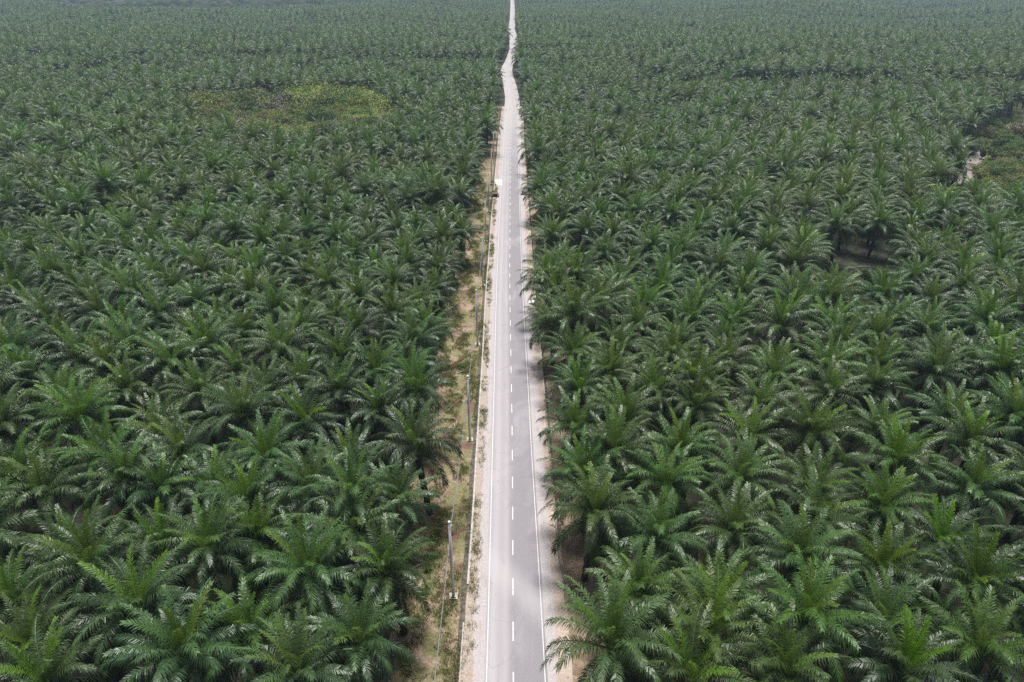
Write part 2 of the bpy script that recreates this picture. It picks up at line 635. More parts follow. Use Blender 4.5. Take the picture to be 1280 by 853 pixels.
def palm_variant(k):
    r = np.random.default_rng(100 + k)
    GA = math.radians(137.5)
    n = 34 + int(r.integers(0, 9))
    tone = [0, 0, .18, 0, -.1, .3, 0, 0, .1, -.1, 0, .22][k % 12]
    skirt = r.uniform(110, 190)
    full, young, dry = [], [], []
    L0 = 7.5 + r.normal(0, .4)
    a0 = r.uniform(0, 6.28)
    for i in range(n):
        q = i / (n - 1)                       # 0 newest, 1 oldest
        e0 = math.radians(85 - 66 * q - skirt * max(0, q - .70) + r.normal(0, 7))
        bend = math.radians(34 + 66 * min(1, q * 1.5) - 30 * max(0, q - .74) + r.normal(0, 10))
        L = L0 * (.84 + .16 * min(1, q * 4)) * (1 - .10 * q) * (1 + r.normal(0, .05))
        fr = frond_arrays(r, e0, a0 + GA * i + r.normal(0, .12), L, bend, 60, .085, 1.26 if q > .12 else .9,
                          max(0, min(1, .95 - 1.5 * q + tone + r.normal(0, .14))), r.normal(0, .45), .62 if q > .15 else .15)
        (young if q < .13 else full).append(fr)
    nd = [1, 3, 6, 2, 3, 8, 2, 5][k % 8]
    for i in range(nd):
        dry.append(frond_arrays(r, math.radians(r.uniform(-62, -25)), r.uniform(0, 6.28), L0 * r.uniform(.6, .85), math.radians(35), 30, .06, .7,
                                r.uniform(0, 1), r.normal(0, .6), .6))
    # trunk: rough column of old leaf bases
    V, F = [], []
    rings, sg = 16, 10
    for j in range(rings + 1):
        z = -.3 + (TRUNK_H + .5) * j / rings
        for s in range(sg):
            rad = .36 + .10 * (j / rings) ** 2 + (.10 if (s + j) % 2 else -.02) + r.normal(0, .02) + (.18 if j == 0 else 0)
            if j >= rings - 1:
                rad *= .75
            w_ = 2 * math.pi * (s + .5 * (j % 2)) / sg
            V.append((rad * math.cos(w_), rad * math.sin(w_), z))
    for j in range(rings):
        for s in range(sg):
            F.append((j * sg + s, j * sg + (s + 1) % sg, (j + 1) * sg + (s + 1) % sg, (j + 1) * sg + s))
    F.append(tuple(rings * sg + s for s in range(sg)))
    tm = bpy.data.meshes.new("trunk")
    tm.from_pydata(V, [], F)
    tm.materials.append(M['trunk'])
    out = {'trunk': tm, 'crown': fr_mesh("crown", full, M['frond']), 'young_fronds': fr_mesh("young_fronds", young, M['young'])}
    if dry:
        out['dry_fronds'] = fr_mesh("dry_fronds", dry, M['dry'])
    return out


NV = 12
VAR = [palm_variant(k) for k in range(NV)]


def merged(parts, name):
    V, F, A, MI, mats = [], [], [], [], []
    for key, me in parts.items():
        b = len(V)
        co = np.empty(len(me.vertices) * 3, dtype=np.float32)
        me.vertices.foreach_get("co", co)
        co = co.reshape(-1, 3)
        if key != 'trunk':
            co = co + np.array([0, 0, TRUNK_H], dtype=np.float32)
        V += co.tolist()
        F += [tuple(b + i for i in p.vertices) for p in me.polygons]
        if "age" in me.attributes:
            a = np.empty(len(me.vertices), dtype=np.float32)
            me.attributes["age"].data.foreach_get("value", a)
            A += a.tolist()
        else:
            A += [0.0] * len(me.vertices)
        MI += [len(mats)] * len(me.polygons)
        mats.append(me.materials[0])
    me = bpy.data.meshes.new(name)
    me.from_pydata(V, [], F)
    for m in mats:
        me.materials.append(m)
    me.polygons.foreach_set("material_index", MI)
    at = me.attributes.new("age", 'FLOAT', 'POINT')
    at.data.foreach_set("value", np.array(A, dtype=np.float32))
    return me


def library(name, meshes):
    c = bpy.data.collections.new(name)          # kept out of the scene: only the scatter reads it
    for i, me in enumerate(meshes):
        c.objects.link(bpy.data.objects.new(f"{name}_{i:02d}", me))
    return c


def scatter(name, pts, rot, scl, var, coll):
    """one object whose points carry copies of a library collection"""
    me = bpy.data.meshes.new(name)
    me.from_pydata([tuple(p) for p in pts], [], [])
    a = me.attributes.new("rot", 'FLOAT_VECTOR', 'POINT')
    a.data.foreach_set("vector", np.asarray(rot, dtype=np.float32).ravel())
    a = me.attributes.new("scl", 'FLOAT_VECTOR', 'POINT')
    a.data.foreach_set("vector", np.asarray(scl, dtype=np.float32).ravel())
    a = me.attributes.new("var", 'INT', 'POINT')
    a.data.foreach_set("value", np.asarray(var, dtype=np.int32))
    o = bpy.data.objects.new(name, me)
    COL.objects.link(o)
    g = bpy.data.node_groups.new(name, 'GeometryNodeTree')
    g.interface.new_socket("Geometry", in_out='INPUT', socket_type='NodeSocketGeometry')
    g.interface.new_socket("Geometry", in_out='OUTPUT', socket_type='NodeSocketGeometry')
    gi, go = g.nodes.new("NodeGroupInput"), g.nodes.new("NodeGroupOutput")
    ci = g.nodes.new("GeometryNodeCollectionInfo")
    ci.inputs["Collection"].default_value = coll
    ci.inputs["Separate Children"].default_value = True
    ci.inputs["Reset Children"].default_value = True
    ip = g.nodes.new("GeometryNodeInstanceOnPoints")
    ip.inputs["Pick Instance"].default_value = True

    def named(nm, ty):
        n = g.nodes.new("GeometryNodeInputNamedAttribute")
        n.data_type = ty
        n.inputs[0].default_value = nm
        return n.outputs[0]
    L = g.links.new
    L(gi.outputs[0], ip.inputs["Points"])
    L(ci.outputs[0], ip.inputs["Instance"])
    L(named("var", 'INT'), ip.inputs["Instance Index"])
    er = g.nodes.new("FunctionNodeEulerToRotation")
    L(named("rot", 'FLOAT_VECTOR'), er.inputs[0])
    L(er.outputs[0], ip.inputs["Rotation"])
    L(named("scl", 'FLOAT_VECTOR'), ip.inputs["Scale"])
    L(ip.outputs[0], go.inputs[0])
    md = o.modifiers.new("scatter", 'NODES')
    md.node_group = g
    return o


# ------------------------------------------------------------------ where the palms stand
# hearts of the nearer crowns, read from the photograph's layout
HEARTS = """85,681 212,670 260,700 130,720 12,747 175,770 310,784 30,800 220,837 67,846 437,665 382,717 442,785 372,840 315,668
736,650 819,677 920,662 795,740 905,735 767,825 887,802 865,850 1002,697 1110,700 1200,677 1007,775 1115,765 1235,732 992,842 1120,840 1245,820
162,445 102,445 212,462 162,485 252,487 297,460 37,470 72,502 200,530 290,532 97,525 135,575 232,560 27,590 165,610 272,605 205,627 50,622 5,540 312,630
380,470 427,455 342,495 422,495 467,467 505,452 515,492 377,520 470,512 435,570 380,605 330,570 532,572 485,612 435,630 322,635 307,520
717,437 760,462 837,457 877,477 717,520 787,527 815,490 870,510 852,565 775,570 737,635 830,605 942,550 930,588 947,510
975,450 1027,460 1100,477 1175,467 1222,452 1247,477 1027,485 1187,517 1022,547 1110,585 1217,565 1267,535 1017,600 1217,610 1115,627 1017,640 970,475 970,505
1050,285 1097,277 1148,350 693,398 692,305 690,352 812,283 575,285 548,335"""
HH = 10.6


def in_poly(x, y, poly):
    c = False
    n = len(poly)
    for i in range(n):
        (x1, y1), (x2, y2) = poly[i], poly[i - 1]
        if (y1 > y) != (y2 > y) and x < (x2 - x1) * (y - y1) / (y2 - y1) + x1:
            c = not c
    return c


CLEAR_RIGHT = [back(*p) for p in ((1184, 288), (1192, 200), (1222, 170), (1252, 154), (1285, 140), (1400, 134), (1400, 292), (1285, 288), (1236, 286))]
CLEAR_LEFT = [back(*p) for p in ((226, 146), (300, 138), (370, 134), (466, 134), (508, 156), (500, 182), (430, 202), (330, 202), (252, 182))]
GAP_NEAR = [back(*p) for p in ((1022, 334), (1108, 322), (1120, 372), (1110, 422), (1044, 424), (1018, 372))]

palms = []        # (x, y, fixed)


def far_enough(x, y, dmin, grid):
    gx_, gy_ = int(x // 10), int(y // 10)
    for i in (-1, 0, 1):
        for j in (-1, 0, 1):
            for qx, qy in grid.get((gx_ + i, gy_ + j), ()):
                if (qx - x) ** 2 + (qy - y) ** 2 < dmin * dmin:
                    return False
    return True


grid = {}


def put(x, y, fixed=False):
    palms.append((x, y, fixed))
    grid.setdefault((int(x // 10), int(y // 10)), []).append((x, y))


for s in HEARTS.split():
    px, py = map(float, s.split(','))
    x, y = back(px, py, HH)
    if far_enough(x, y, 4.6, grid):
        put(x, y, True)


def half_w(y):
    return 46 + (y * CP + CAM_H * SP) * .755


def side_clear(x, y):
    """hearts keep off the road: distance from its centre line"""
    u = x - float(road_x(y))
    if u < 0:
        return -u > 13.2 + 2.8 * float(sstep(100, 122, y)) - 5.6 * float(sstep(185, 340, y))
    return u > 9.6 - .4 * float(sstep(200, 330, y))


def left_end(x):
    """on the far left the palms give way to mixed country"""
    return 2060 if x > 60 else 1270 + max(0, x + 640) * .46 + 22 * math.sin(x / 47)


def blocked(x, y):
    if not side_clear(x, y):
        return True
    if y > left_end(x):
        return True
    if in_poly(x, y, CLEAR_RIGHT) or in_poly(x, y, CLEAR_LEFT) or in_poly(x, y, GAP_NEAR):
        return True
    # harvest tracks and drains that cut through the blocks
    line = 438 + (x - 110) * (-.10)
    if x > 75 + random.uniform(-12, 12) and -2 < y - line < 16:
        return True
    p = project(x, y, 0)
    if p:
        if 190 < p[0] < 378 and 56 < p[1] < 63 and random.random() < .9:
            return True
        if 500 < p[0] < 590 and 40 < p[1] < 44 and random.random() < .8:
            return True
        if 640 < p[0] < 695 and 84 < p[1] < 90:
            return True
        if 300 < p[0] < 372 and 70 < p[1] < 76 and random.random() < .8:
            return True
    return False


LAT = {-1: (np.array([3.84, 7.49]), np.array([7.61, -7.20]), np.array([2.29, -1.91])),
       1: (np.array([-6.74, 6.50]), np.array([3.96, 8.68]), np.array([.74, 3.87]))}
Y_END = 2050.0


def block_of(x, y):
    """estate blocks beyond the first one: id, planting angle, and how tall they stand"""
    x, y = np.asarray(x, float), np.asarray(y, float)
    wx = x + 40 * np.sin(y / 170) + 18 * np.sin(y / 61 + 2)
    wy = y + 26 * np.sin(x / 190 + 1) + 12 * np.sin(x / 67)
    bi, bj = np.floor((wx + 20) / 270), np.floor((wy - 60) / 165)
    hsh = np.abs(np.sin(bi * 12.9898 + bj * 78.233) * 43758.5453) % 1
    h2 = np.abs(np.sin(bi * 39.425 + bj * 11.135) * 24634.634) % 1
    ex = np.minimum((wx + 20) % 270, 270 - (wx + 20) % 270)
    ey = np.minimum((wy - 60) % 165, 165 - (wy - 60) % 165)
    return hsh, h2, (h2 - .5) * .36, np.minimum(ex, ey * 1.0)
for side in (-1, 1):
    a, b, o = LAT[side]
    Minv = np.linalg.inv(np.stack([a, b]))
    xe = half_w(Y_END)
    cor = np.array([(side * 0, -10), (side * xe, -10), (0, Y_END), (side * xe, Y_END)]) - o
    ij = cor @ Minv
    i0, j0 = np.floor(ij.min(0)).astype(int) - 2
    i1, j1 = np.ceil(ij.max(0)).astype(int) + 2
    I, J = np.meshgrid(np.arange(i0, i1), np.arange(j0, j1))
    P = I.reshape(-1, 1) * a + J.reshape(-1, 1) * b + o
    # far blocks were planted on slightly different lines
    far = sstep(430, 560, P[:, 1])[:, None]
    warp = np.stack([5 * np.sin(P[:, 1] / 140) + 4 * np.sin(P[:, 0] / 90), 5 * np.sin(P[:, 0] / 150 + 1) + 3 * np.sin(P[:, 1] / 75)], -1)
    hsh, h2, _d, edge = block_of(P[:, 0], P[:, 1])
    ph = (hsh * 6.28)[:, None]
    P = P + far * (warp + 2.2 * np.concatenate([np.sin(ph), np.cos(ph)], 1) + rng.normal(0, 1.25, P.shape)) + rng.normal(0, .55, P.shape)
    drop = (far[:, 0] > .5) & ((edge < 3.2 + 4 * h2) & (hsh > .35) | (rng.random(len(P)) < .035))
    P = P[~drop]
    for x, y in P:
        if y < 12 or y > Y_END or x * side < 3 or abs(x) > half_w(y):
            continue
        if blocked(x, y):
            continue
        if not far_enough(x, y, 6.0 if y < 112 else 5.4, grid):
            continue
        put(float(x), float(y))
# the roadside rows close the edge of each block
for side in (-1, 1):
    y = 112.0 if side < 0 else 74.0
    while y < Y_END:
        u = 16.8 - 5.4 * float(sstep(185, 340, y)) if side < 0 else 10.4 - .5 * float(sstep(200, 330, y))
        x = float(road_x(y)) + side * (u + random.uniform(-.4, .9))
        if not blocked(x, y) and far_enough(x, y, 6.0, grid):
            put(x, y)
        y += random.uniform(3.5, 5)


def in_view(x, y):
    p, t_ = project(x, y, HH), project(x, y, HH + 4.5)
    if p is None or t_ is None:
        return False
    r = FOC * 4.8 / (y * CP + (CAM_H - HH) * SP)
    return -r < p[0] < 1280 + r and t_[1] < 853 + r * .2 and p[1] > -5


order = sorted(range(len(palms)), key=lambda i: math.hypot(palms[i][0], palms[i][1]))
single = [i for i in order if in_view(palms[i][0], palms[i][1])][:300]
single_set = set(single)


def copies(root, loc, rz, parts_of):
    r = root.copy()
    COL.objects.link(r)
    return r


LABELS = {}


def palm_label(x, y, k, scale):
    p = project(x, y, HH)
    sidew = "left" if x < road_x(y) else "right"
    u = abs(x - float(road_x(y)))
    if u < (15.5 if x < 0 else 12.5):
        look = "oil palm overhanging the %s road verge" % sidew
    elif scale > 1.05:
        look = "large oil palm %s of road" % sidew
    elif 'dry_fronds' in VAR[k] and k % 8 in (2, 5, 7):
        look = "oil palm with hanging brown fronds %s of road" % sidew
    elif scale < .94:
        look = "smaller oil palm %s of road" % sidew
    else:
        look = "full green oil palm %s of road" % sidew
    fx = min(100, max(0, p[0] / 12.8))
    fy = min(100, max(0, p[1] / 8.53))
    if p[1] > 853:
        lab = look + ", heart below bottom edge, %.0f%% across photo" % fx
    else:
        lab = look + ", crown heart %.0f%% across, %.0f%% down photo" % (fx, fy)
    if lab in LABELS:
        lab = lab.replace("%.0f%% across" % fx, "%.1f%% across" % fx)
    LABELS[lab] = 1
    return lab


def place_palm(x, y, first, _f=False):
    k = int(rng.integers(0, NV))
    sc = float(np.clip(rng.normal(1.0, .075), .84, 1.15))
    if _f:
        sc = min(max(sc, .97), 1.06)
    if not _f and random.random() < .06:
        sc *= random.uniform(.68, .82)
    g = float(terrain(x, y))
    root = first.copy() if first else bpy.data.objects.new("oil_palm", None)
    COL.objects.link(root)
    root.location = (x, y, g)
    root.rotation_euler = (random.gauss(0, .06), random.gauss(0, .06), random.uniform(0, 6.283))
    root.scale = (sc, sc, sc * random.uniform(.88, 1.06))
    tag(root, palm_label(x, y, k, sc), "palm tree", "oil palms of the plantation nearest the camera")
    return root, k


proto = [None] * NV
first_root = None
for i in single:
    x, y, _f = palms[i]
    root, k = place_palm(x, y, first_root, _f)
    first_root = root
    if proto[k] is None:
        proto[k] = {}
        for nm, me in VAR[k].items():
            o = bpy.data.objects.new(nm, me)
            COL.objects.link(o)
            proto[k][nm] = o
        kids = proto[k]
    else:
        kids = {}
        for nm, src in proto[k].items():
            c = src.copy()
            COL.objects.link(c)
            kids[nm] = c
    for nm, o in kids.items():
        o.parent = root
        o.location = (0, 0, 0 if nm == 'trunk' else TRUNK_H)

lib_palm = library("palm_library", [merged(VAR[k], "oil_palm_mesh") for k in range(NV)])
rest = [palms[i] for i in range(len(palms)) if i not in single_set]
P = np.array([(x, y) for x, y, _ in rest])
z = terrain(P[:, 0], P[:, 1])
n = len(P)
little = np.where(rng.random(n) < .05, rng.uniform(.66, .85, n), 1.0)
big = np.sin(P[:, 0] / 61 + .5) * np.sin(P[:, 1] / 83) * .05
bk = block_of(P[:, 0], P[:, 1])
sc = np.clip(rng.normal(1.0, .09, n) + big + bk[2] * sstep(430, 520, P[:, 1]), .72, 1.25) * little
tag(scatter("oil_palm_plantation", np.c_[P, z], np.c_[rng.normal(0, .06, n), rng.normal(0, .06, n), rng.uniform(0, 6.283, n)],
            np.c_[sc, sc, sc * rng.uniform(.9, 1.07, n)], rng.integers(0, NV, n), lib_palm),
    "plantation of oil palms running on to the hazy horizon behind the nearest trees", "palm plantation", kind="stuff")
print("palms", len(palms), "single", len(single), "farthest single", max(palms[i][1] for i in single))


# ------------------------------------------------------------------ shrubs
def shrub_mesh(name, seed, mat, rad=1.6, hgt=2.2, n=900, leaf=.22, lobes=7):
    r = np.random.default_rng(seed)
    sx_, sy_ = (.42, .42) if hgt > rad * .9 else (.34, .85)
    cen = [(r.normal(0, rad * sx_), r.normal(0, rad * sy_), hgt * r.uniform(.28, .78), rad * r.uniform(.32, .6)) for _ in range(lobes)]
    V, F, A = [], [], []
    for i in range(n):
        c = cen[int(r.integers(0, lobes))]
        d = r.normal(0, 1, 3)
        d /= np.linalg.norm(d)
        q = c[3] * r.uniform(.55, 1.08)
        p = np.array(c[:3]) + d * q * np.array([1, 1, .8])
        if p[2] < .03:
            p[2] = .03 + r.uniform(0, .3)
        nrm = d + r.normal(0, .6, 3) + np.array([0, 0, .5])
        nrm /= np.linalg.norm(nrm)
        a = np.cross(nrm, r.normal(0, 1, 3))
        a /= np.linalg.norm(a)
        b_ = np.cross(nrm, a)
        L = leaf * r.uniform(.6, 1.4)
        b = len(V)
        V += [p - a * L, p + b_ * L * .45, p + a * L, p - b_ * L * .45]
        F += [(b, b + 1, b + 2, b + 3)]
        av = float(np.clip(r.normal(.45, .28), 0, 1))
        A += [av] * 4
    me = bpy.data.meshes.new(name)
    me.from_pydata([tuple(map(float, v)) for v in V], [], F)
    me.materials.append(mat)
    at = me.attributes.new("age", 'FLOAT', 'POINT')
    at.data.foreach_set("value", np.array(A, dtype=np.float32))
    return me


def stem_mesh(h, r0, seed):
    r = np.random.default_rng(seed)
    mb = MB()
    mb.tube([(0, 0, -.2), (r.normal(0, .05), 0, h * .35), (r.normal(0, .1), r.normal(0, .1), h * .75)], [r0, r0 * .75, r0 * .3], 7)
    for q in range(4):
        a = r.uniform(0, 6.28)
        l = h * r.uniform(.25, .4)
        z0 = h * r.uniform(.25, .5)
        mb.tube([(0, 0, z0), (math.cos(a) * l * .5, math.sin(a) * l * .5, z0 + l * .6), (math.cos(a) * l, math.sin(a) * l, z0 + l)], [r0 * .5, r0 * .35, r0 * .12], 5)
    me = bpy.data.meshes.new("stem")
    me.from_pydata(mb.v, [], mb.f)
    me.materials.append(M['bark'])
    return me


def shrub(name, label, cat, x, y, mat, rad, hgt, seed, n=1400, leaf=.22, lobes=9, group=None, stem=.07):
    root = empty(name, (x, y, float(terrain(x, y))), random.uniform(0, 6))
    tag(root, label, cat, group)
    o = bpy.data.objects.new("foliage" if name != "tree" else "crown", shrub_mesh("foliage", seed, mat, rad, hgt, n, leaf, lobes))
    COL.objects.link(o)
    o.parent = root
    s = bpy.data.objects.new("stem" if name != "tree" else "trunk", stem_mesh(hgt, stem, seed))
    COL.objects.link(s)
    s.parent = root
    return root


def at_px(px, py, h=0.0):
    return back(px, py, h)


x, y = at_px(1085, 366)
shrub("shrub", "dense dark green rounded shrub in the gap between palms on the right", "shrub", x, y, M['bush_dark'], 3.4, 7.4, 21, 5200, .22, 16, stem=.14)
for px, py, rad, hgt, mat, lab in (
        (526, 742, 1.4, 1.0, 'bush', "low green creeper clump left of the nearest pole"),
        (535, 708, 1.3, 1.1, 'bush', "green bush beside fallen log under the roadside palm"),
        (541, 672, 1.2, 1.2, 'bush', "dark leafy bush beneath roadside palm fronds behind the log"),
        (575, 459, 1.2, .9, 'bush', "small bright green bush alone on the left verge near the third pole"),
        (552, 640, 1.0, .9, 'bush_olive', "olive weed clump on the left verge above the nearest pole"),
        (506, 836, 1.3, .9, 'bush_olive', "dull weedy clump on bare verge at the photo's bottom edge")):
    x, y = at_px(px, py)
    shrub("shrub", lab, "shrub", x, y, M[mat], rad * .95, hgt * .55, int(px), 900, .11, 30, stem=.03)

# right-hand clearing: the shrubs that read one by one
for px, py, rad, hgt, mat, lab in (
        (1243, 194, 3.8, 8.5, 'bush_dark', "tall dark tree beside the end of the sandy track"),
        (1226, 200, 1.4, 5.5, 'bush_dark', "slim dark young tree at the right edge of the sandy track"),
        (1274, 176, 6.0, 8.5, 'bush_dry', "wide grey brown shrub behind dark tree at the right edge"),
        (1232, 226, 4.2, 4.5, 'bush_olive', "olive spreading shrub in front of the sandy track"),
        (1270, 214, 4.2, 5.0, 'bush_dark', "dark round shrub in the middle of the right scrub"),
        (1262, 236, 4.6, 5.5, 'bush_olive', "broad olive shrub at front of the right scrub"),
        (1228, 238, 2.6, 2.6, 'bush_lime', "yellow flowering low shrub at the scrub's front edge"),
        (1205, 190, 2.0, 2.6, 'bush', "small green shrub at left edge of the sandy track")):
    x, y = at_px(px, py)
    shrub("tree" if hgt > 5.2 and rad < 4 else "shrub", lab, "tree" if hgt > 5.2 and rad < 4 else "shrub", x, y, M[mat], rad, hgt, int(px * 3 + py), 2600, .34, 12, stem=.14)

# left-hand clearing, two trees that stand out
for px, py, rad, hgt, mat, lab in (
        (402, 164, 8.0, 12.0, 'bush_dark', "dark bluish bushy tree in the middle of the left clearing"),
        (318, 152, 4.4, 11.0, 'bush_dark', "pointed dark tree above olive scrub in the left clearing"),
        (449, 164, 5.0, 8.0, 'bush_lime', "bright lime green tree at right of the left clearing"),
        (484, 170, 3.6, 7.0, 'bush_dark', "dark shrub at right end of the left clearing")):
    x, y = at_px(px, py)
    shrub("tree", lab, "tree", x, y, M[mat], rad, hgt, int(px * 3 + py), 2600, .5, 12, stem=.2)

kinds = ['bush', 'bush_dark', 'bush_lime', 'bush_dry', 'bush_olive']
lib_bush = library("scrub_library", [shrub_mesh("scrub_mesh", 50 + 3 * i + j, M[k], 2.4, 3.0, 3200, .15, 16) for i, k in enumerate(kinds) for j in range(2)])


def scrub_field(name, label, poly, n, size, weight):
    xs, ys = [p[0] for p in poly], [p[1] for p in poly]
    pts, var, scl = [], [], []
    while len(pts) < n:
        x, y = random.uniform(min(xs), max(xs)), random.uniform(min(ys), max(ys))
        if not in_poly(x, y, poly):
            continue
        q = project(x, y, 2)
        wt = weight(*q)
        if wt is None:
            continue
        k = random.choices(range(5), wt)[0]
        s = size * random.uniform(.55, 1.35) * (1.5 if (px_ := project(x, y, 0))[1] < 150 and px_[0] < 600 else 1)
        pts.append((x, y, float(terrain(x, y))))
        var.append(2 * k + random.randint(0, 1))
        scl.append((s, s, s * random.uniform(.7, 1.25)))
    o = scatter(name, pts, np.c_[np.zeros(n), np.zeros(n), rng.uniform(0, 6.28, n)], scl, var, lib_bush)
    return tag(o, label, "scrub", kind="stuff")


def w_left(px, py):
    if px < 345:
        return (4, 1.8, .6, .5, 7)
    if py < 158 and px > 372:
        return (4, .3, 9, .3, 3)
    if px > 395 and py < 182:
        (3, .4, 6, 2.2, 4)
    if py > 170:
        return (3, 1, 4, .6, 3)
    return (4, 2, 1, 1, 3)


def w_right(px, py):
    if min(math.hypot(px - a, (py - b) * 1.6) for a, b in ((1200, 224), (1204, 216), (1208, 211), (1213, 205), (1218, 200), (1224, 193))) < 13:
        return None
    return (5, 1.5, .5, .35, 5)


M['clearing'] = plain("clearing_grass", (.12, .135, .045), .95, .5, .25)


def patch(name, poly):
    cx, cy_ = sum(p[0] for p in poly) / len(poly), sum(p[1] for p in poly) / len(poly)
    V, F = [], []
    R_, S_ = 12, 48
    for i in range(R_ + 1):
        for k in range(S_):
            q = k / S_ * len(poly)
            a, b = poly[int(q) % len(poly)], poly[(int(q) + 1) % len(poly)]
            w_ = q - int(q)
            ex, ey = a[0] * (1 - w_) + b[0] * w_, a[1] * (1 - w_) + b[1] * w_
            f_ = i / R_ * (1 + .04 * math.sin(k * 1.7))
            X, Y = cx + (ex - cx) * f_, cy_ + (ey - cy_) * f_
            V.append((X, Y, float(terrain(X, Y)) + .35))
    for i in range(R_):
        for k in range(S_):
            F.append((i * S_ + k, (i + 1) * S_ + k, (i + 1) * S_ + (k + 1) % S_, i * S_ + (k + 1) % S_))
    tag(link(name, V, F, M['clearing']), kind="structure")


patch("clearing_ground", CLEAR_LEFT)
patch("clearing_ground", CLEAR_RIGHT)
scrub_field("scrub", "patch of mixed olive, lime and dry scrub in a clearing left of the road", CLEAR_LEFT, 1100, 2.0, w_left)
scrub_field("scrub", "olive green scrub filling the clearing at the right edge", CLEAR_RIGHT, 480, 1.35, w_right)

# grass clump field in the near gap and under the verge: many blades, one mass
def blade_lib(seed, mat):
    r = np.random.default_rng(seed)
    V, F, A = [], [], []
    for i in range(26):
        a, d = r.uniform(0, 6.28), r.uniform(0, .35)
        x, y = d * math.cos(a), d * math.sin(a)
        h = r.uniform(.14, .42)
        ln = r.uniform(.05, .28)
        b = len(V)
        px_, py_ = -math.sin(a) * .022, math.cos(a) * .022
        V += [(x - px_, y - py_, -.02), (x + px_, y + py_, -.02), (x + math.cos(a) * ln, y + math.sin(a) * ln, h)]
        F.append((b, b + 1, b + 2))
        A += [float(np.clip(r.normal(.4, .3), 0, 1))] * 3
    me = bpy.data.meshes.new("grass_tuft")
    me.from_pydata(V, [], F)
    me.materials.append(mat)
    at = me.attributes.new("age", 'FLOAT', 'POINT')
    at.data.foreach_set("value", np.array(A, dtype=np.float32))
    return me


lib_grass = library("grass_library", [blade_lib(i, M['grass']) for i in range(5)])
gp = []
r2 = np.random.default_rng(5)
while len(gp) < 6500:
    y = r2.uniform(30, 260)
    u = r2.uniform(-15, -6.2) if r2.random() < .88 else r2.uniform(-6.0, -4.6)
    k = math.sin(u * 1.3 + y * .21) + math.sin(y * .53 - u * .7) * .8 + math.sin(y * .11 + 1) * .6
    if k + r2.normal(0, .6) > .15:
        gp.append((float(road_x(y)) + u, y, 0))
n = len(gp)
s_ = r2.uniform(.6, 1.5, n)
tag(scatter("grass", gp, np.c_[np.zeros(n), np.zeros(n), r2.uniform(0, 6.28, n)], np.c_[s_, s_, s_], r2.integers(0, 5, n), lib_grass),
    "thin rough grass growing in patches on the left road verge", "grass", kind="stuff")
gp = []
while len(gp) < 1500:
    px, py = r2.uniform(1030, 1122), r2.uniform(352, 400)
    x, y = back(px, py)
    gp.append((x, y, 0))
n = len(gp)
s_ = r2.uniform(1.2, 2.4, n)
tag(scatter("grass", gp, np.c_[np.zeros(n), np.zeros(n), r2.uniform(0, 6.28, n)], np.c_[s_, s_, s_], r2.integers(0, 5, n), lib_grass),
    "bright grass on the floor of the gap between palms on the right", "grass", kind="stuff")

# ------------------------------------------------------------------ sandy track on the right
tp = [(1194, 232), (1202, 220), (1209, 210), (1215, 203), (1223, 195), (1231, 185)]
tw = [4.6, 5.2, 4.8, 3.8, 2.4, 1.6]
V, F = [], []
T = [Vector((*back(*p), 0)) for p in tp]
for i, p in enumerate(T):
    d = (T[min(i + 1, len(T) - 1)] - T[max(i - 1, 0)]).normalized()
    q = Vector((d.y, -d.x, 0)) * tw[i]
    for s in (p - q, p + q):
        V.append((s.x, s.y, float(terrain(s.x, s.y)) + .40))
F = [(2 * i, 2 * i + 1, 2 * i + 3, 2 * i + 2) for i in range(len(T) - 1)]
tag(link("path", V, F, M['sand']), kind="structure")


# ------------------------------------------------------------------ power poles and cable
def pole(x, y, label, arm=False, h=12.9, group="power poles along the road"):
    root = empty("power_pole", (x, y, 0))
    tag(root, label, "power pole", group)
    mb = MB()
    mb.tube([(0, 0, -.3), (0, 0, h * .5), (0, 0, h)], [.22, .18, .13], 12)
    o = mb.build("pole_shaft", M['steel'], root, True)
    c = MB()
    c.tube([(0, 0, h + .002), (0, 0, h + .16)], [.17, .15], 12)
    c.build("pole_cap", M['white'], root)
    f = MB()
    f.box(-.55, .55, -.5, .5, -.1, .16)
    f.box(-.34, .34, -.32, .32, .158, .30)
    f.build("footing", M['concrete'], root)
    if arm:
        a = MB()
        a.box(-.95, .95, .12, .22, h - .55, h - .43)
        ar = a.build("crossarm", M['steel'], root)
        for q in (-.85, -.3, .3, .85):
            s = MB()
            s.tube([(q, .17, h - .432), (q, .17, h - .36), (q, .17, h - .2)], [.05, .085, .04], 8)
            s.build("insulator", M['white'], ar)
    else:
        b = MB()
        b.tube([(0, 0, h - .5), (0, 0, h - .4)], [.14, .14], 10)
        b.box(.12, .34, -.04, .04, h - .49, h - .42)
        b.build("cable_clamp", M['steel'], root)
    return (x, y, h - .45)


ordw = ["nearest grey steel power pole with white cap on the left verge",
        "second grey steel power pole from the front on the left verge",
        "third grey steel power pole from the front, near a green verge bush",
        "fourth grey steel power pole from the front on the left verge",
        "fifth grey steel power pole from the front on the left verge",
        "grey power pole on the left, just before the culvert",
        "grey power pole on the left, just beyond the culvert",
        "farthest left power pole, with a crossarm above the palms"]
spots = []
for (px, py), lab in zip(((567, 746), (587.5, 550), (597, 431), (604, 357), (607.5, 302)), ordw):
    x, y = back(px, py)
    spots.append(pole(x, y, lab))
for y, lab in zip((222, 255, 287), ordw[5:]):
    spots.append(pole(float(road_x(y)) - 7.0, y, lab, arm=(y > 280)))
x, y = back(657.5, 201)
pr = pole(x, y, "power pole with crossarm on the right roadside opposite the farthest left pole", True)
cb = MB()
line = [(-7.7, 28, 12.4)] + spots
line[0] = (-7.7, 27.5, 12.3)
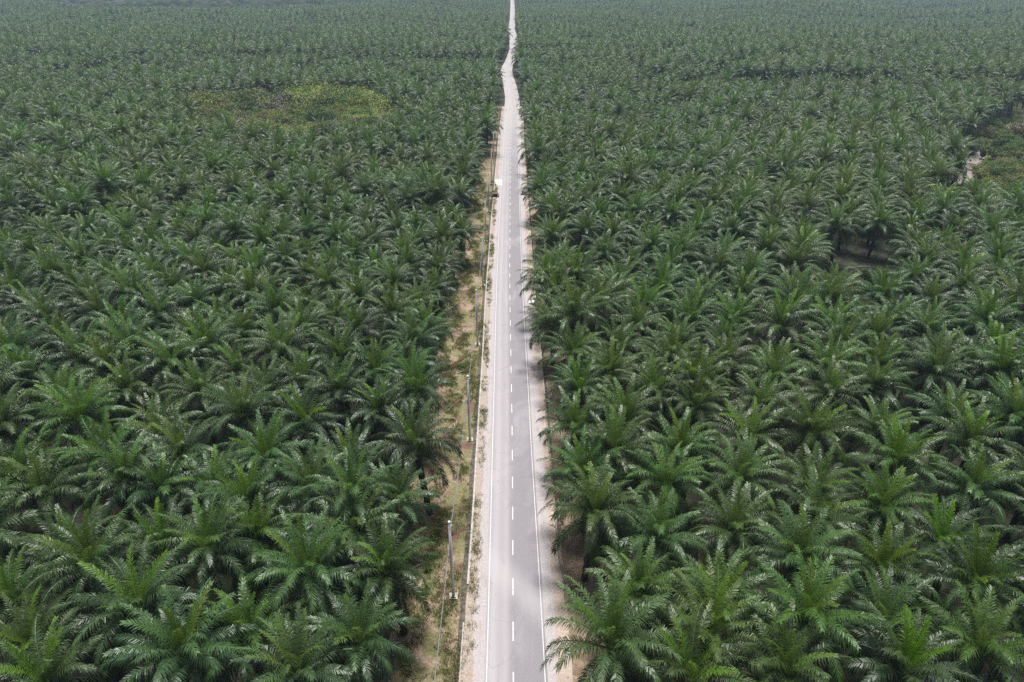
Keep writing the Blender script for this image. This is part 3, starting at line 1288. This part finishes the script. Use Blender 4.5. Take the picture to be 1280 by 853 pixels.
for a, b in zip(line[:-1], line[1:]):
    pts = []
    for q in np.linspace(0, 1, 14):
        p = Vector(a) * (1 - q) + Vector(b) * q
        p.x += .2
        p.z -= 4 * .75 * q * (1 - q)
        pts.append(p)
    cb.tube(pts, .045, 6)
tag(cb.build("power_cable", M['cable']), "dark power cable sagging from pole to pole along the left verge", "cable")


# ------------------------------------------------------------------ culvert, slabs, logs
def headwall(px, py, label, dark):
    x, y = back(px, py)
    root = empty("culvert_headwall", (x, y, 0))
    tag(root, label, "culvert wall", "culvert headwalls")
    w_ = MB()
    w_.box(-.95, .95, -.35, .35, -.2, 1.05)
    w_.build("wall", M['concrete_dark'] if dark else M['concrete'], root)
    c = MB()
    c.box(-1.1, 1.1, -.5, .5, 1.052, 1.22)
    c.build("coping", M['concrete_dark'], root)
    for s in (-1, 1):
        q = MB()
        q.box(s * 1.2 - .15, s * 1.2 + .15, -.9, .7, -.2, .75)
        q.build("wing_wall", M['concrete_dark'] if dark else M['concrete'], root)


headwall(619, 246, "dark stained culvert headwall on the left road edge", True)
headwall(655.5, 243.5, "pale culvert headwall with dark coping on the right road edge", False)
x, y = back(623.4, 228)
sl = MB()
sl.box(-1.35, 1.25, -3.4, 3.2, -.05, .06)
o = sl.build("concrete_slab", M['tin'])
o.location = (x, y, 0.0)
tag(o, "bright white concrete slab on the left shoulder beyond the culvert", "slab")
x, y = back(666, 379)
sl = MB()
sl.box(-1.0, 1.0, -.7, .7, -.05, .35)
sl.box(-.8, .8, -.5, .5, .348, .42)
o = sl.build("concrete_slab", M['tin'])
o.location = (x, y, 0)
tag(o, "small white concrete drain cover on the right verge among palm fronds", "slab")
x, y = back(652.2, 234)
mp = MB()
mp.tube([(0, 0, -.1), (0, 0, .95)], [.08, .08], 8)
mp.tube([(0, 0, .952), (0, 0, 1.05)], [.1, .06], 8)
o = mp.build("marker_post", M['cable'])
o.location = (x, y, 0)
tag(o, "short dark marker post on the right shoulder near the culvert", "post")


def log(px0, py0, px1, py1, r0, label, bow=.3):
    a, b = Vector((*back(px0, py0), .15)), Vector((*back(px1, py1), .2))
    mb = MB()
    pts = []
    for q in np.linspace(0, 1, 9):
        p = a * (1 - q) + b * q
        p.y += bow * math.sin(q * math.pi) + random.uniform(-.05, .05)
        p.z += .08 * math.sin(q * 9)
        pts.append(p)
    mb.tube(pts, [r0 * (1 - .55 * q) for q in np.linspace(0, 1, 9)], 8)
    tag(mb.build("log", M['wood']), label, "log")


log(484, 716, 528, 707, .2, "grey fallen log lying under the roadside palm on the left", -.4)
log(486, 719, 505, 713, .12, "thin dead branch lying against the fallen log", .2)
log(560, 515, 576, 501, .13, "pale bent dead branch lying on the left verge near the second pole", .5)
log(1040, 338, 1088, 334, .22, "long dead palm trunk lying in the gap between palms on the right", .3)
log(572, 468, 590, 458, .12, "pale dry branch on the left verge just in front of the third pole", -.2)

# dead fronds lying about under the palms and on the verge edge
def dead_frond(i):
    r = np.random.default_rng(700 + i)
    return fr_mesh("dead_frond", [frond_arrays(r, .10, 0, 5.2, .16, 26, .07, .6, r.uniform(0, 1), .3, .1)], M['dry'])


lib_dead = library("litter_library", [dead_frond(i) for i in range(4)])
gp = []
for i in range(420):
    y = r2.uniform(36, 240)
    x = float(road_x(y)) + (r2.uniform(-40, -12.2) if r2.random() < .6 else r2.uniform(8.5, 34))
    gp.append((x, y, .05))
n = len(gp)
s_ = r2.uniform(.6, 1.1, n)
tag(scatter("debris", gp, np.c_[np.zeros(n), r2.normal(0, .03, n), r2.uniform(0, 6.28, n)], np.c_[s_, s_, s_ * .6], r2.integers(0, 4, n), lib_dead),
    "dead brown fronds littering the ground under the palms", "litter", kind="stuff")

# stones and clods on the verge: too small and many to count
lib_stone = []
for i in range(4):
    r = np.random.default_rng(300 + i)
    mb = MB()
    for j in range(5):
        z_ = (-.06, .0, .07, .12, .15)[j]
        for k in range(7):
            rad = (.10, .15, .14, .10, .03)[j] * r.uniform(.75, 1.25)
            mb.v.append((rad * math.cos(k * .9), rad * math.sin(k * .9), z_ + r.normal(0, .008)))
    for j in range(4):
        for k in range(7):
            mb.f.append((j * 7 + k, j * 7 + (k + 1) % 7, (j + 1) * 7 + (k + 1) % 7, (j + 1) * 7 + k))
    mb.f.append(tuple(28 + k for k in range(7)))
    me = bpy.data.meshes.new("stone")
    me.from_pydata(mb.v, [], mb.f)
    me.materials.append(M['wood'])
    lib_stone.append(me)
lib_stone = library("stone_library", lib_stone)
gp = [(float(road_x(q)) + (r2.uniform(-14, -6.3) if r2.random() < .75 else r2.uniform(5.4, 11)), q, 0) for q in r2.uniform(35, 220, 900)]
n = len(gp)
s_ = r2.uniform(.2, .8, n) ** 1.3
tag(scatter("rubble", gp, np.c_[r2.normal(0, .2, n), r2.normal(0, .2, n), r2.uniform(0, 6.28, n)], np.c_[s_, s_ * 1.2, s_ * .8], r2.integers(0, 4, n), lib_stone),
    "small stones and clods scattered over the bare verges", "rubble", kind="stuff")

# small white house far off, top left
x, y = back(150, 3)
g = float(terrain(x, y))
hs = empty("house", (x, y, g))
tag(hs, "tiny white house among far trees at the hazy top left", "house")
mb = MB()
mb.box(-9, 9, -5, 5, -1, 8.5)
mb.build("wall", M['render'], hs)
mb = MB()
mb.v = [(-10, -6, 8.5), (10, -6, 8.5), (10, 6, 8.5), (-10, 6, 8.5), (-10, 0, 12), (10, 0, 12)]
mb.f = [(0, 1, 5, 4), (2, 3, 4, 5), (0, 4, 3), (1, 2, 5), (3, 2, 1, 0)]
mb.build("roof", M['rooftin'], hs)

# distant broadleaf woods on the horizon
fp, fv, fs = [], [], []
HX, HY = back(150, 3)
for i in range(9000):
    y = r2.uniform(1260, 2900) if r2.random() < .45 else r2.uniform(1260, 2100)
    x = r2.uniform(-1, 1) * half_w(y)
    if y < left_end(x) + 15 or abs(x - float(road_x(y))) < 12:
        continue
    if math.sin(x / 61 + 1) + math.sin(y / 37) + .6 * math.sin(x / 23) > 1.1:      # open fields between the woods
        continue
    if abs(x - HX) < 34 and HY - 90 < y < HY + 12:
        continue
    fp.append((x, y, float(terrain(x, y))))
    fv.append(int(r2.choice([0, 1, 2, 3, 8, 9, 6], p=[.25, .20, .10, .10, .12, .13, .10])))
    s = r2.uniform(1.6, 3.4)
    fs.append((s, s, s * r2.uniform(.8, 1.3)))
n = len(fp)
tag(scatter("forest", fp, np.c_[np.zeros(n), np.zeros(n), r2.uniform(0, 6.28, n)], fs, fv, lib_bush),
    "far-off mixed woods fading blue at the top of the view", "forest", kind="stuff")

# ------------------------------------------------------------------ the air
hz = MB()
hz.box(-7400, 7400, -800, 7400, -14, 260)
hm = bpy.data.materials.new("haze_air")
hm.use_nodes = True
ht = hm.node_tree
ht.nodes.remove(ht.nodes["Principled BSDF"])
pv = ht.nodes.new("ShaderNodeVolumePrincipled")
pv.inputs["Color"].default_value = (.62, .82, 1.0, 1)
pv.inputs["Density"].default_value = .00016
pv.inputs["Anisotropy"].default_value = .2
ht.links.new(pv.outputs[0], ht.nodes["Material Output"].inputs["Volume"])
tag(hz.build("haze", hm), kind="stuff")
